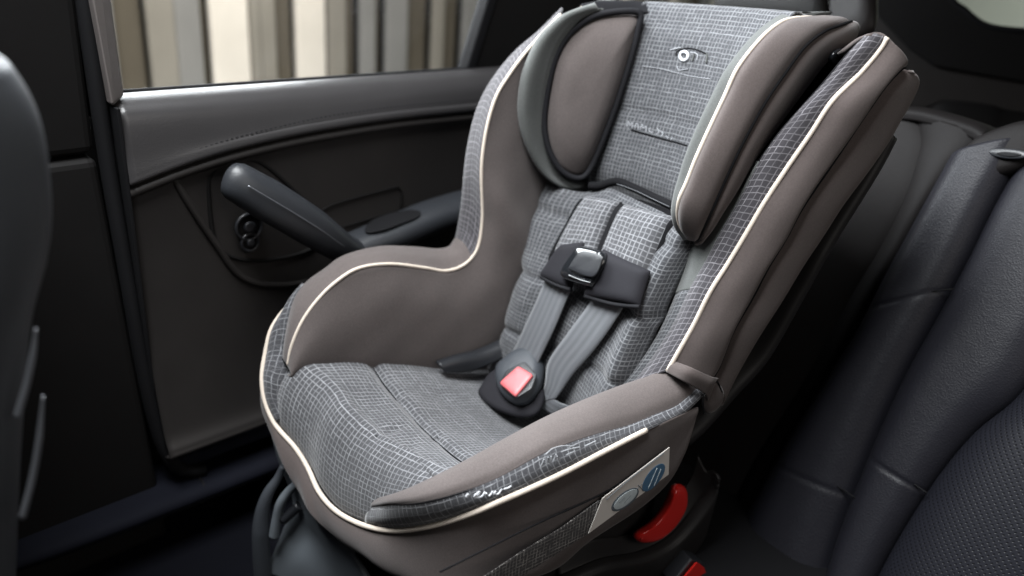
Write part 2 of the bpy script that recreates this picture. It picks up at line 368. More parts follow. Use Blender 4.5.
# --- seat cushion
def zc(y): return np.interp(y, [-.34, -.32, -.30, -.27, -.24, -.21, -.18, -.13, -.06, -.012, .03, .09], [.052, .060, .062, .056, .047, .037, .029, .012, -.012, -.030, -.036, -.036])
lx = LP[:, 0]; Ldense = even(LP, 400)
def lipat(x):
    i = np.argmin(abs(Ldense[60:300, 0]-x))+60; return Ldense[i]
cols = np.linspace(-.178, .165, 40)
rows = []
def cush(x, y, dip=0): return np.array([x, y, zc(y)+.020*(x/.15)**2-dip])
ys = [.085, .04, -.0, -.05, -.1, -.15, -.178, -.192, -.207, -.23, -.255]
for x in cols:
    c = [cush(x, y, {-.192: .009, -.178: .0005, -.207: .0005}.get(y, 0)) for y in ys]
    l = lipat(x); top = cush(x, -.30)
    yf = min(l[1]-.006, -.318)
    c[-1][1] = min(c[-1][1], -.262); t2 = top[2]
    c += [np.array([x, l[1]+.040, t2-.004]), np.array([x, l[1]+.018, t2*.82+l[2]*.18-.004]), np.array([x, l[1]+.005, t2*.5+l[2]*.5]), np.array([x, l[1]+.001, t2*.2+l[2]*.8]), l+np.array([0, .003, .002])]
    e = max(0, (-.150-x)/.028)
    for p in c[-6:-1]: p[2] -= .022*e*e; p[1] += .006*e
    rows.append(c)
G = np.array(rows).transpose(1, 0, 2)
tufts = [(324,397,.012,.5),(378,435,.012,.2),(300,420,.016,1.2),(352,477,.012,1.0),(400,398,.010,1.3),(437,436,.010,1.3),(366,372,.010,.2), (345,455,.035,1.0), (410,455,.03,.6), (330,385,.03,.2), (395,430,.028,1.2), (440,400,.03,.4), (300,445,.03,1.2)]
TP = [atp(a, b, [0, -.25, .05], np.array([0, .3, .95])) for a, b, *_ in tufts]
def tuft(D):
    for P, (a, b, ln, an) in zip(TP, tufts):
        d = D-P; t = np.array([math.cos(an), -math.sin(an), .0]); al = d@t; ac = np.linalg.norm(d-al[..., None]*t, axis=2)
        D = D-np.array([0, 0, .004])*(np.exp(-(al/ln)**2)*np.exp(-(ac/.007)**2))[..., None]
    ph = np.sin(D[..., 0]*60+2)*np.sin(D[..., 1]*45)*.0016+np.sin(D[..., 0]*31+D[..., 1]*52)*.0012
    D[..., 2] += ph
    return D
cushion = surf('seat_cushion', G, PLAID, seat, 150, 120, thick=.004, post=tuft)
cc = None
sv = np.array([cush(x, -.192, .0075) for x in np.linspace(-.175, .165, 14)]); tube('cushion_seam', sv, .0012, THREADK, seat)
for p in (((317,396),(324,398),(331,397)), ((371,436),(379,436),(387,433)), ((396,394),(399,400),(402,404)), ((432,431),(436,436),(440,441)), ((420,455),(426,458)), ((352,471),(355,478),(357,484))):
    tube('tuft_stitch', [caster(cushion)(*q, .0002) for q in p], .0009, THREADK, seat)
# --- dark strip between cushion, rim and lip piping (far side)
In = np.array([at(*q) for q in [(306,285,-.222),(297,297,-.218),(291,322,-.207),(287,350,-.197),(282,366,-.186),(277,382,-.178),(278,400,-.170),(286,418,-.155)]])
Lf = np.array([LP[0], LP[1], LP[2], LP[3], (LP[3]+LP[4])/2, LP[4], LP[5], LP[6]])
surf('front_band', np.stack([In+np.array([.004, .02, -.004]), In, (In+Lf)/2+np.array([0, -.004, .004]), Lf]), PLAID_N, seat, 16, 50)
# --- near armrest rail
RI = [(384,501,.085),(393,498,.120),(421,485,.152),(461,465,.172),(502,442,.175),(547,418,.178),(590,399,.182),(624,386,.188),(648,378,.195),(668,369,.203),(674,366,.207)]
RO = [(371,507,.060),(391,504,.132),(420,502,.178),(455,494,.206),(497,479,.222),(546,453,.23),(592,436,.234),(628,426,.237),(655,415,.24),(678,405,.243),(700,386,.246)]
RL = [(367,524,.062),(397,528.5,.122),(433,523.5,.176),(469,512,.212),(506,496,.234),(555,474,.244),(598,452,.248),(632,437,.25),(662,423,.252),(684,412,.253),(703,394,.254)]
ri, ro, rl = [np.array([at(*q) for q in Z]) for Z in (RI, RO, RL)]
dp = np.interp(range(len(ri)), [0, 1, 3, 10], [.15, .3, .8, 1])[:, None]
rin = ri+np.array([-.012, .006, -.03])*dp; rin2 = ri+np.array([-.016, .012, -.085])*dp
surf('armrest_rim', np.stack([rin2, rin, ri, ri*.65+ro*.35+np.array([.002, -.003, .008]), ri*.25+ro*.75+np.array([.003, -.004, .006]), ro]), TAUPE, seat, 36, 90)
surf('front_band', np.stack([ro+np.array([-.006, 0, -.004]), ro, (ro+rl)/2+np.array([.003, -.005, .001]), rl]), PLAID_N, seat, 16, 90)
tube('rim_seam', ro+np.array([.0015, -.001, 0]), .0014, THREADK, seat)
# --- cover skirt (outer brown cloth)
K_ = [(304,292,-.236),(287,312,-.238),(270,338,-.236),(264,360,-.227),(264,406,-.196),(273,432,-.170),(286,463,-.128),(302,493,-.09),(314,515,-.045),(338,538,.0),(366,556,.065),(396,575,.13),(430,585,.185),(468,588,.222),(512,579,.242),(556,566,.250),(589,540,.252),(640,506,.254),(668,480,.255),(682,455,.255),(689,436,.2545),(695,414,.2535)]
LX = np.vstack([LP, [at(*q) for q in [(664,421,.252),(682,413,.253),(697,407,.2535)]]])
K = np.array([at(*q) for q in K_]); nL = len(LX)
out = np.cross(np.gradient(LX, axis=0), [0, 0, 1.]); out /= np.linalg.norm(out, axis=1, keepdims=True); out[:, 2] = 0
if out[10] @ np.array([0, -1, 0]) < 0: out = -out
bo = np.interp(range(nL), [0, 3, 7, 11, 13, 18], [.0005, .001, .006, .009, .004, .002])[:, None]
m1 = LX*.7+K*.3+out*bo; m2 = LX*.3+K*.7+out*bo
surf('cover_skirt', np.stack([LX, m1, m2, K, K-out*.02+np.array([0, 0, -.012])]), TAUPE_D, seat, 30, 160, wrinkle=.0015)
# fold line, netting patch, sticker on the skirt
fold = np.array([at(a, b, .2570) for a, b in [(440,572),(480,552),(543,521),(602,494),(640,470)]]); tube('skirt_fold', fold, .0012, THREADK, seat)
sd = np.array([1, -.02, .02])
def onside(pts, x): return np.array([at(a, b, x) for a, b in pts])
net = onside([(478,580),(520,552),(560,528),(599,500),(588,533),(560,551),(540,564),(500,590)], .2600)
slab('netting_patch', net, sd, .0014, MESH, seat, n=60, sharp=True)
st = onside([(669,447),(668,474),(588,533),(602,498)], .2625)
stick = prism('warning_sticker', st, (.0012, 0, 0), STICK, seat, 0)
def ell(cx, cy, ax, ay, bx, by, x, n=28): return onside([(cx+ax*math.cos(t)+bx*math.sin(t), cy+ay*math.cos(t)+by*math.sin(t)) for t in np.arange(n)*2*math.pi/n], x)
slab('sticker_oval', ell(653.5,477.5,10,-13.5,5.5,3.6,.2638), sd, .0006, SBLUE, stick, n=32)
slab('sticker_oval', ell(625,499.5,12.5,-11,5.5,4.2,.2638), sd, .0006, SINK, stick, n=32)
slab('sticker_oval', ell(625.4,499.2,11,-9.7,4.2,3.2,.2646), sd, .0006, SGREY, stick, n=32)
for a in ([(637,489),(641,485),(645,484)], [(638,485),(641,488),(643,491)], [(606,500),(630,479),(664,453)]):
    tube('sticker_mark', onside(a, .2640), .0005, SINK, stick)
for a in ([(648,489),(657,468)], [(654,486),(661,469)], [(619,503),(625,497)], [(624,503),(631,495)]):
    tube('sticker_mark', onside(a, .2650), .00045, SINK if a[0][0] < 640 else SGREY, stick)

def yb(z): return np.interp(z, [-.06, 0, .05, .1, .15, .2, .25, .3, .35, .4, .5, .6], [.03, .034, .038, .047, .060, .082, .102, .130, .175, .215, .24, .26])
# --- near torso bolster
PI_ = [(668,371,.213),(677,355,.216),(694,325,.221),(711,291,.226),(728,264,.23),(745,236,.235),(765,202,.241),(790,164,.249),(810,135,.256),(832,102,.263),(860,74,.27),(880,50,.275),(887,38,.277)]
PN_ = [(632,386,.165),(648,366,.172),(672,329,.182),(691,290,.19),(706,263,.197),(722,232,.204),(740,201,.211),(760,162,.22),(779,135,.228),(797,114,.236),(822,86,.246),(847,56,.254),(867,36,.257)]
SE_ = [(711,376,.243),(717,365,.245),(730,332,.25),(750,297,.254),(765,268,.258),(782,240,.262),(800,207,.267),(832,160,.275),(852,130,.28),(867,108,.284),(882,87,.288),(897,71,.29),(901,69,.29)]
SI_ = [(720,405,.245),(736,372,.252),(757,335,.259),(780,300,.265),(802,265,.27),(822,235,.275),(842,203,.28),(868,168,.286),(886,143,.289),(899,121,.291),(911,100,.292),(916,84,.292),(907,72,.291)]
pi_, pn, se, si = [np.array([at(*q) for q in Z]) for Z in (PI_, PN_, SE_, SI_)]
GI_ = [(616,389,.135),(630,370,.138),(654,334,.142),(672,296,.146),(684,268,.15),(695,242,.155),(714,205,.16),(738,165,.168),(757,138,.175),(775,117,.182),(800,89,.192),(825,59,.2),(846,39,.204)]
gi = np.array([at(*q) for q in GI_]); gi[7:] += np.array([-.02, .06, -.01])
gi2 = np.array([[.105, yb(max(-.02, q[2]-.02))+.004, q[2]-.02] for q in gi]); gm_ = gi*.55+gi2*.45+np.array([0, -.006, 0])
sw = np.stack([gi2, gm_, gi, pn*.6+gi*.4+np.array([.0, -.003, .002]), pn])
surf('side_panel', sw[2:, 3:8], GREYP, seat, 20, 50, thick=.004)
surf('side_panel', np.stack([gi2, gi, pn])[:, 7:], THREADK, seat, 12, 40)  # black colour stands in for shade in the gap behind the headrest wing
surf('side_panel', sw[:3, 3:8], PLAID_S, seat, 20, 50, thick=.004)
surf('side_wing', sw[:, :4], PLAID_S, seat, 30, 40, thick=.004)
surf('side_wing', np.stack([pn, (pn+pi_)/2+np.array([.001, -.005, .003]), pi_]), PLAID_D, seat, 14, 110)
pipe(pi_+np.array([.001, -.002, .001]), r=.0032)
lipb = se+np.array([.004, -.003, .004])
bm_ = np.stack([pi_, pi_*.65+lipb*.35+np.array([.010, -.002, 0]), pi_*.25+lipb*.75+np.array([.009, 0, 0]), lipb, se+np.array([-.004, .004, 0])])
surf('wing_cover', bm_, TAUPE_D, seat, 30, 110, wrinkle=.001)
sb_ = se+np.array([-.003, .006, -.002])
surf('wing_cover', np.stack([sb_, sb_*.75+si*.25+np.array([.008, 0, .001]), sb_*.3+si*.7+np.array([.008, .002, .001]), si, si+np.array([-.02, .012, -.006]), si+np.array([-.07, .02, -.01])]), TAUPE_D, seat, 30, 110, wrinkle=.001)
tube('wing_seam', se+np.array([.0045, -.001, .003]), .0026, THREADK, seat)
# the wing's blunt top
tp = np.array([[gi[-1], pn[-1], (pn[-1]+pi_[-1])/2+np.array([0, 0, .004]), pi_[-1], pi_[-1]*.5+se[-1]*.5+np.array([.004, 0, .003]), se[-1], si[-1]]])
tb = tp+np.array([-.05, .03, -.03]); surf('wing_cover', np.concatenate([tp-np.array([0, 0, .001]), tp*.6+tb*.4+np.array([0, .003, .004]), tb]), TAUPE_D, seat, 10, 40)
# joint between rail and wing
surf('joint_band', np.stack([np.array([at(*q) for q in [(667,372,.214),(684,381,.245),(703,392,.258),(707,400,.258)]]), np.array([at(*q) for q in [(671,366,.216),(688,373,.247),(707,382,.261),(713,384,.261)]]), np.array([at(*q) for q in [(674,362,.215),(691,368,.246),(709,376,.259),(717,378,.258)]])]), TAUPE_D, seat, 12, 30)
jo = np.array([at(a, b, .252) for a, b in [(704,386),(711,377),(717,381),(722,391),(720,402),(712,411),(705,412),(701,400)]])
slab('joint_cap', jo, sd, .007, TAUPE_D, seat, rnd=.8, n=40, dome=.002)
tube('joint_stitch', onside([(704,414),(703,402),(706,387),(711,378),(717,381),(722,392)], .2600), .0012, THREADK, seat)

# --- backrest pad
def onback(px, py, off=0.):
    v = ray(px, py); lo, hi = .5, 2.
    for _ in range(50):
        t = (lo+hi)/2; P = CAM+v*t
        if P[1] > yb(P[2])-off: hi = t
        else: lo = t
    return P
zs = np.linspace(-.06, .325, 18); Bz = B[10:17][np.argsort(B[10:17][:, 2])]
G = []
for z in zs:
    fx = np.interp(z, Bz[:, 2], Bz[:, 0]); fy = np.interp(z, Bz[:, 2], Bz[:, 1])+(0 if z < Bz[-1, 2] else yb(z)-yb(Bz[-1, 2]))-(max(0, yb(Bz[0, 2])-yb(z)))
    row = [[fx-.014, fy+.022, z], [fx-.002, fy+.004, z], [fx+.016, min(fy+.002, yb(z)-.004), z]]
    for x in np.linspace(-.095, .14, 9): row.append([x, yb(z)-.020*(abs(x)/.13)**2.4+.004*math.sin(x*45)*math.sin(z*30), z])
    G.append(row+[[.155, yb(z)+.01, z]])
G = np.array(G)
G[..., 2] -= .035*np.clip((-G[..., 0]-.04)/.09, 0, 1)*np.clip(G[..., 2]/.32, 0, 1)**2
def quilt(D):
    for z0 in (.09, .185, .28):
        D[..., 1] += .006*np.exp(-((D[..., 2]-z0-.02*np.sin(D[..., 0]*9))/.008)**2)
    return D
surf('backrest_pad', G, PLAID_S, seat, 110, 80, post=quilt)
NB = np.array([0, -.92, .40])

# --- head support: plaid panel and two wings
HL = [(650,6),(643,22),(636,38),(626,72),(616,106),(605,141),(597,170),(598,190)]
HLp = np.array([at(a, b, -.115) for a, b in HL])
zz = HLp[:, 2]; yy = HLp[:, 1]
colsx = [-.125, -.115, -.06, 0, .06, .11, .15]
G = np.array([[[x, y+.018*(1-(x/.115)**2) if abs(x) <= .115 else y-.01, z+.014*(x+.115)/.23] for x in colsx] for y, z in zip(yy, zz)])
tr_ = G[:1]+np.array([0, .014, .005]); G = np.concatenate([tr_+np.array([0, .03, -.012]), tr_, G])
def hq(D):
    D[..., 1] += .0035*np.exp(-((D[..., 2]-.435-.02*D[..., 0])/.004)**2)
    return D
hpanel = surf('headrest_panel', G, PLAID_S, seat, 80, 60, thick=.003, post=hq)
# roll under the panel
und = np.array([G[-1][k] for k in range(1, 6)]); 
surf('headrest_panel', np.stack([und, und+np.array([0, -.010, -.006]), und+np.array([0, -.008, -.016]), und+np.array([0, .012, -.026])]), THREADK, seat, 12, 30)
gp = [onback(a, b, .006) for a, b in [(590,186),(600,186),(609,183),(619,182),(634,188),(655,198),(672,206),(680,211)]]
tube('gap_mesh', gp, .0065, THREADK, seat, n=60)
tube('gap_stitch', [onback(a, b, .0125) for a, b in [(617,184),(634,190),(655,200),(670,207)]], .0005, WEB, seat, n=40)
# far wing: inner pad
FW = [(637,12),(598,15),(572,31),(557,53),(549,82),(544,119),(548,147),(560,169),(576,178),(588,172),(601,144),(616,104),(629,63),(638,28)]
def fwx(a, b): # the pad faces inward: its front edge lies nearer and farther out than its root on the panel
    t = np.clip((a-(597+ (170-b)*.31))/(-60), -.2, 1.2); return -.108-.050*t
FWp = np.array([at(a, b, fwx(a, b)) for a, b in FW])
upw = np.array([.72, -.45, .1])
slab('headrest_wing', FWp-upw*.012, upw, .020, TAUPE, seat, rnd=.8, n=90, dome=.008)
tube('wing_piping', FWp+upw*.004, .0050, PIPEK, seat, closed=True, n=110)
GB = [(596,3,-.185),(577,10,-.19),(560,18,-.193),(540,37,-.196),(527,62,-.197),(521,84,-.197),(519,112,-.196),(524,137,-.193),(538,166,-.186),(556,182,-.175),(575,188,-.16)]
gb = np.array([at(a, b, x+.020) for a, b, x in GB]); inn = even(FWp[[0, 1, 2, 3, 4, 5, 6, 7, 8]], 11)
inn = np.array([at(*q) for q in [(600,10,-.145),(590,11,-.150),(571,20,-.157),(553,42,-.162),(543,70,-.164),(538,97,-.165),(537,122,-.164),(541,152,-.159),(552,174,-.151),(565,184,-.142),(580,188,-.133)]])
oc = gb.mean(0); backw = np.array([-.012, .055, .005])
surf('headrest_wing', np.stack([inn+np.array([-.006, .03, 0]), inn+np.array([-.001, .008, 0]), inn, (inn+gb)/2+np.array([.008, -.012, .002]), gb, gb+backw*.4+np.array([-.006, 0, 0]), gb+backw]), GREYP, seat, 30, 80)
tpz = np.array([at(*q) for q in [(581,7,-.165),(597,4,-.157),(615,4,-.145),(635,4,-.132),(654,7,-.114)]]); pipe(tpz, 'wing_piping', .0022)
surf('headrest_wing', np.stack([tpz+np.array([-.02, .06, -.01]), tpz+np.array([-.004, .01, .001]), tpz, np.array([at(*q) for q in [(590,12,-.153),(600,14,-.147),(617,13,-.136),(636,12,-.124),(647,14,-.113)]])]), PIPEK, seat, 14, 40)
# near wing
NP_ = [(812,19,.155),(795,20,.158),(780,25,.160),(761,41,.164),(739,69,.168),(726,97,.170),(710,131,.171),(697,160,.171),(688,183,.170),(681,199,.168),(679,214,.165),(682,227,.162),(690,238,.160)]
np_ = np.array([at(*q) for q in NP_])
NI = [(800,14,.125),(786,15,.13),(770,23,.138),(750,41,.146),(728,69,.15),(715,93,.152),(700,124,.153),(688,153,.153),(680,178,.152),(675,196,.15),(673,212,.149),(676,226,.148),(684,238,.148)]
ni = np.array([at(*q) for q in NI])
NS_ = [(850,22,.175),(841,25,.185),(823,32,.19),(803,48,.196),(783,75,.2),(764,103,.203),(743,141,.204),(728,172,.203),(716,199,.2),(708,217,.196),(702,230,.19),(698,238,.182),(694,240,.172)]
ns = np.array([at(*q) for q in NS_])
root = ni+np.array([-.018, .10, .0])
surf('headrest_wing', np.stack([root, ni+np.array([-.010, .035, 0]), ni, np_]), GREYP, seat, 24, 90)
surf('headrest_wing', np.stack([np_, np_*.72+ns*.28+np.array([.006, -.012, .004]), np_*.3+ns*.7+np.array([.009, -.008, .004]), ns]), TAUPE_D, seat, 26, 90)
pipe(np_+np.array([.001, -.004, .002]), 'wing_piping', .0027)
NO_ = [(858,30,.17),(852,40,.182),(829,58,.190),(812,78,.196),(795,101,.2),(774,130,.204),(752,162,.205),(736,190,.204),(722,212,.2),(712,228,.194),(704,238,.187),(699,243,.18),(695,243,.172)]
no_ = np.array([at(*q) for q in NO_])
surf('headrest_wing', np.stack([ns+np.array([-.002, .002, 0]), ns*.6+no_*.4+np.array([.005, 0, .002]), no_, no_+np.array([-.02, .02, 0]), no_+np.array([-.06, .03, 0])]), TAUPE_D, seat, 24, 90)
tube('wing_seam', ns+np.array([.003, -.002, .001]), .0021, THREADK, seat)
kn = at(836, 57, .195); slab('adjust_knob', [kn+np.array([0, .018*math.cos(t), .010*math.sin(t)]) for t in np.arange(20)*math.pi/10], [.9, -.3, .3], .008, GLOSSK, seat, n=24)
# emblem: white ring with lid-shaped dark stitching, worn stitched mark and seam
onpanel = caster(hpanel)
em = [tube('emblem', [onpanel(684+4*math.cos(t), 56+4.4*math.sin(t), .0035) for t in np.arange(12)*math.pi/6], .0022, THREADW, seat, closed=True, n=40)]
for pts, r, m in ([((676,56),(677,51.5),(684,48.6),(691,48.4),(699,50.5),(707,54))], .0009, THREADK), ([((707,53.5),(707,58),(706,63))], .0014, GREYP), ([((694,54),(693.5,57),(692,61))], .0013, GREYP), ([((670,50),(676,48.5),(681,47.3))], .0007, STITCH), ([((690,52),(697,54),(697,60))], .0006, STITCH), ([((677,66),(679,70),(688,69))], .0005, STITCH), ([((642,66),(660,68.5),(675,72.5),(690,76),(710,79))], .0004, STITCH):
    em += [tube('emblem', [onpanel(*q) for q in p], r, m, seat) for p in pts]
joined('emblem', em, seat)
tx = [tube('t', [onpanel(*q) for q in ((631,129.5),(645,133.5),(660,138),(675,142),(687,145.5))], .0011, THREADK, seat)]
for p in (((627,127),(628,121),(630,125),(632,122),(632.5,128)), ((635,128),(635.5,124),(638,124.5),(638,129.5)), ((640,130),(642,124),(643,128),(646,126),(646,132)), ((651,128),(649,129),(650.5,132),(653,132)), ((657,128),(659,131),(656.5,134)), ((661,131),(663,134),(661,136)), ((666,136),(668,138)), ((672,137),(671,140))):
    tx.append(tube('t', [onpanel(*q, .002) for q in p], .0005, STITCH, seat))
joined('woven_lettering', tx, seat)

# --- harness
def quad(pts, off): return [onback(a, b, off) for a, b in pts]
pillow('pad_shade_backing', quad([(583,199),(622,203),(600,266),(549,262)], .010), NB, .014, THREADK, seat, p=8)  # black pad undersides, drawn wider to paint shadow edges and the gap
pillow('pad_shade_backing', quad([(620,205),(681,219),(650,298),(592,272)], .010), NB, .018, THREADK, seat, p=8)
pillow('shoulder_pad', quad([(587,197),(619,203),(596,262),(554,258)], .016), NB, .018, PLAID, seat, p=4)
pillow('shoulder_pad', quad([(624,206),(675,218),(643,292),(599,268)], .018), NB, .021, PLAID, seat, p=4)
pillow('strap_cover', quad([(621,204),(626,207),(604,258),(598,255)], .012), NB, .010, THREADK, seat)
def strap(name, ctr, wd, off=.004, mat=WEB, parent=seat):
    Lc = [onback(a, b, o) for a, b, c, d, o in ctr]; Rc = [onback(c, d, o) for a, b, c, d, o in ctr]
    return surf(name, np.stack([Lc, [(p*.5+q*.5)+NB*.0005 for p, q in zip(Lc, Rc)], Rc]).transpose(1, 0, 2), mat, parent, 40, 8, thick=.0022)
strap('harness_strap', [(552,262,582,268,.030),(544,284,571,289,.026),(527,322,555,327,.020),(513,352,541,356,.022),(503,372,531,378,.028)], .03)
strap('harness_strap', [(606,274,634,282,.032),(592,300,622,309,.028),(568,333,597,346,.020),(549,361,573,374,.018),(545,385,562,390,.018),(538,404,556,398,.02)], .03)
strap('lap_strap', [(533,400,545,394,.02),(551,414,563,404,.018),(572,424,586,410,.004)], .03)
strap('lap_strap', [(484,363,492,352,.004),(496,378,507,366,.018),(508,388,518,378,.024)], .03)
# chest pads and clip
pillow('chest_pad', quad([(563,246),(586,243),(571,290),(541,277)], .030), NB, .012, PADK, seat, p=6)
pillow('chest_pad', quad([(604,250),(650,272),(640,306),(585,296)], .034), NB, .013, PADK, seat, p=6)
tube('chest_pad_edge', [onback(*q, .037) for q in ((541,277),(556,285),(571,290))], .003, PIPEK, seat); tube('chest_pad_edge', [onback(*q, .040) for q in ((585,296),(612,304),(640,307))], .003, PIPEK, seat)
cl = [onback(a, b, .046) for a, b in [(578,250),(584,247),(604,252),(608,257),(606,266),(597,284),(591,287),(568,280),(563,275),(566,267)]]
clip = slab('chest_clip', cl, NB, .012, GLOSSK, seat, rnd=.6, n=48)
slab('clip_plate', [onback(a, b, .0605) for a, b in [(582,252),(602,256),(603,260),(594,277),(571,270),(570,267)]], NB, .003, BLACKP, clip, n=40)
tube('clip_slot', [onback(a, b, .061) for a, b in [(568,275),(580,280),(591,283)]], .0016, GLOSSK, clip)
# crotch buckle on its pad
UB = np.array([-.0, -.55, .83]); 
def onbk(a, b, h=0.): return atp(a, b, np.array([0, -.02, .0])+UB*h, UB)
slab('buckle_pad', [onbk(a, b, .004) for a, b in [(482,388),(492,374),(515,364),(538,378),(545,396),(538,414),(520,418),(494,409),(480,396)]], UB, .010, PADK, seat, rnd=.5)
bk = [onbk(a, b, .018) for a, b in [(498,384),(499,371),(507,363),(518,355),(533,351),(541,355),(545,366),(544,380),(537,395),(528,404),(516,405),(504,397)]]
buckle = slab('buckle', bk, UB, .022, GREYPL, seat, rnd=.6, n=60, dome=.004)
slab('buckle_well', corner([onbk(a, b, .0445) for a, b in [(500,384),(507,371),(525,362),(537,375),(532,389),(516,399)]]), UB, .0022, BLACKP, buckle, n=48)
slab('release_button', corner([onbk(a, b, .047) for a, b in [(500,384),(519,367),(534,376),(516,398)]]), UB, .005, REDB, buckle, rnd=.5, n=40, dome=.001)
# bight webbing / dark rubber at the far inner corner
surf('bight_flap', np.stack([np.array([at(*q) for q in [(436,362,-.14),(455,356,-.14),(478,350,-.14),(505,338,-.135)]]), np.array([at(*q) for q in [(440,366,-.128),(460,360,-.126),(482,355,-.124),(507,345,-.12)]]), np.array([at(*q) for q in [(444,372,-.125),(466,372,-.12),(486,366,-.115),(506,356,-.11)]])]), BLACKP, seat, 12, 40)
# scribbled stitching on the dark bands
sc = []
for p in (((468,493.5),(466,497),(469,495)), ((474,496),(479,492),(480,494),(474,497),(481,497),(485,492)), ((486,493),(489,496),(493,491)), ((496,491),(494,494),(498,494),(502,489)), ((504,489),(508,488),(511,486))): sc.append((p, .0012))
for p in (((541,466),(544,459)), ((546,466),(548,457),(550,463),(551,456)), ((553,462),(556,454)), ((557,456),(560,461)), ((545,455),(552,449),(562,446),(572,446)), ((561,452),(570,449),(580,447)), ((566,455),(575,451)), ((585,446),(596,441))): sc.append((p, .0008))
tubes = []
for p, r in sc:
    xq = np.interp(p[0][0], [376, 420, 455, 497, 546, 592], [.19, .225, .233, .241, .248, .254])
    tubes.append(tube('s', [at(a, b, xq) for a, b in p], r*.8, STITCH if r < .001 else THREADW, seat))
joined('stitched_lettering', tubes[:5], seat); joined('stitched_lettering', tubes[5:], seat)

# --- shell and base
sh = si+np.array([-.015, .03, -.015])
SR_ = [(686,442,.235),(704,425,.24),(733,392,.247),(764,357,.255),(797,300,.262),(818,262,.268),(838,228,.272),(862,190,.278),(880,160,.282),(893,135,.285)]
sr = np.array([at(*q) for q in SR_]); sin_ = sr+np.array([-.03, .0, .02])
surf('shell', np.stack([sin_+np.array([-.03, -.03, 0]), sin_, sr, sr+np.array([-.01, .02, -.01]), sr+np.array([-.06, .06, -.02]), sr+np.array([-.25, .09, -.03]), sr*np.array([-.8, 1, 1])+np.array([0, .06, -.03])]), SHELLM, seat, 40, 60, thick=.006)
# lower shell body under the skirt
def ringz(z, sx, y0, y1, ex=3.2, n=48):
    t = np.arange(n)*2*math.pi/n; c, s = np.cos(t), np.sin(t)
    return np.stack([sx*np.sign(c)*abs(c)**(2/ex), (y0+y1)/2+(y1-y0)/2*np.sign(s)*abs(s)**(2/ex), np.full(n, z)], 1)
body = np.array([ringz(.02, .20, -.20, .16), ringz(-.06, .205, -.24, .17), ringz(-.12, .205, -.25, .18), ringz(-.18, .20, -.245, .19), ringz(-.205, .20, -.24, .19)])
Db = np.stack([crv(body[:, c], 24) for c in range(body.shape[1])], 1)
link('shell', gridmesh('shell', Db, True), SHELLM, seat)
# front base: neck, flared foot
ft = np.array([[at(*q) for q in r] for r in [
    [(274,436,-.20),(284,446,-.17),(300,478,-.13),(318,508,-.07),(345,535,-.02)],
    [(281,462,-.19),(292,474,-.155),(304,497,-.125),(322,520,-.07),(350,548,-.02)],
    [(295,500,-.175),(301,508,-.15),(309,518,-.12),(327,534,-.06),(358,560,.0)],
    [(285,530,-.18),(297,529,-.15),(312,537,-.12),(336,556,-.05),(372,585,.03)],
    [(266,575,-.18),(282,566,-.16),(304,566,-.12),(340,592,-.05),(385,620,.04)],
    [(252,620,-.19),(275,610,-.165),(300,610,-.13),(340,625,-.05),(390,650,.04)]]])
surf('base', ft, BASEM, seat, 40, 50, thick=.008)
lv = np.array([at(*q) for q in [(283,466,-.165),(278,478,-.168),(268,494,-.172),(262,515,-.175),(261,545,-.175),(264,590,-.175)]])
rec = tube('recline_lever', lv, .0135, GREYPL, seat, n=60, sides=14, taper=[.35, .7, 1.0, 1.05, 1.1])
tube('lever_grip', [at(*q) for q in [(299,483,-.135),(290,490,-.145),(281,503,-.152),(277,518,-.156),(274,536,-.158)]], .0075, BASEM, rec, n=50, sides=12, taper=[.8, 1, 1, 1.1])
tube('lever_pin', [at(*q) for q in [(283,520,-.15),(300,505,-.135)]], .008, BLACKP, rec, n=10, sides=12)
# near side belt tray with red lever
tr1 = [(560,576,.215),(600,560,.22),(640,552,.222),(668,538,.224),(690,515,.226),(708,488,.228),(713,470,.228)]
tr0 = [(556,560,.20),(590,540,.205),(625,535,.205),(655,520,.205),(675,500,.205),(690,478,.205),(698,455,.205)]
t1 = np.array([at(*q) for q in tr1]); t0 = np.array([at(*q) for q in tr0])
surf('belt_tray', np.stack([t0, t0*.5+t1*.5+np.array([.004, 0, -.012]), t1*.9+t0*.1+np.array([.004, 0, -.002]), t1+np.array([.012, 0, -.004]), t1+np.array([.014, 0, -.02]), t1+np.array([.004, .01, -.10])]), SHELLM, seat, 40, 60)
rl_o = [at(a, b, .222) for a, b in [(671,486),(678,483),(684,488),(684,502),(678,515),(669,527),(655,538),(640,541),(633,537),(635,531),(647,523),(656,514),(664,502)]]
slab('red_lock_lever', rl_o, [.9, -.25, .3], .016, RED, seat, rnd=.6, n=70, dome=.001)
tube('lever_rim', [p+np.array([.012, -.004, .004]) for p in [at(a, b, .222) for a, b in [(636,535),(648,527),(658,518),(666,505),(672,490)]]], .0022, RED, seat)
fl = prism('belt_guide', [at(a, b, .264) for a, b in [(672,584),(692,559),(704,563),(715,590)]], (-.05, .01, -.006), BLACKP, seat, .003)
prism('red_belt_marker', [at(a, b, .2655) for a, b in [(678,582),(695,562),(702,567),(709,586)]], (.004, 0, .003), RED, fl, .001)

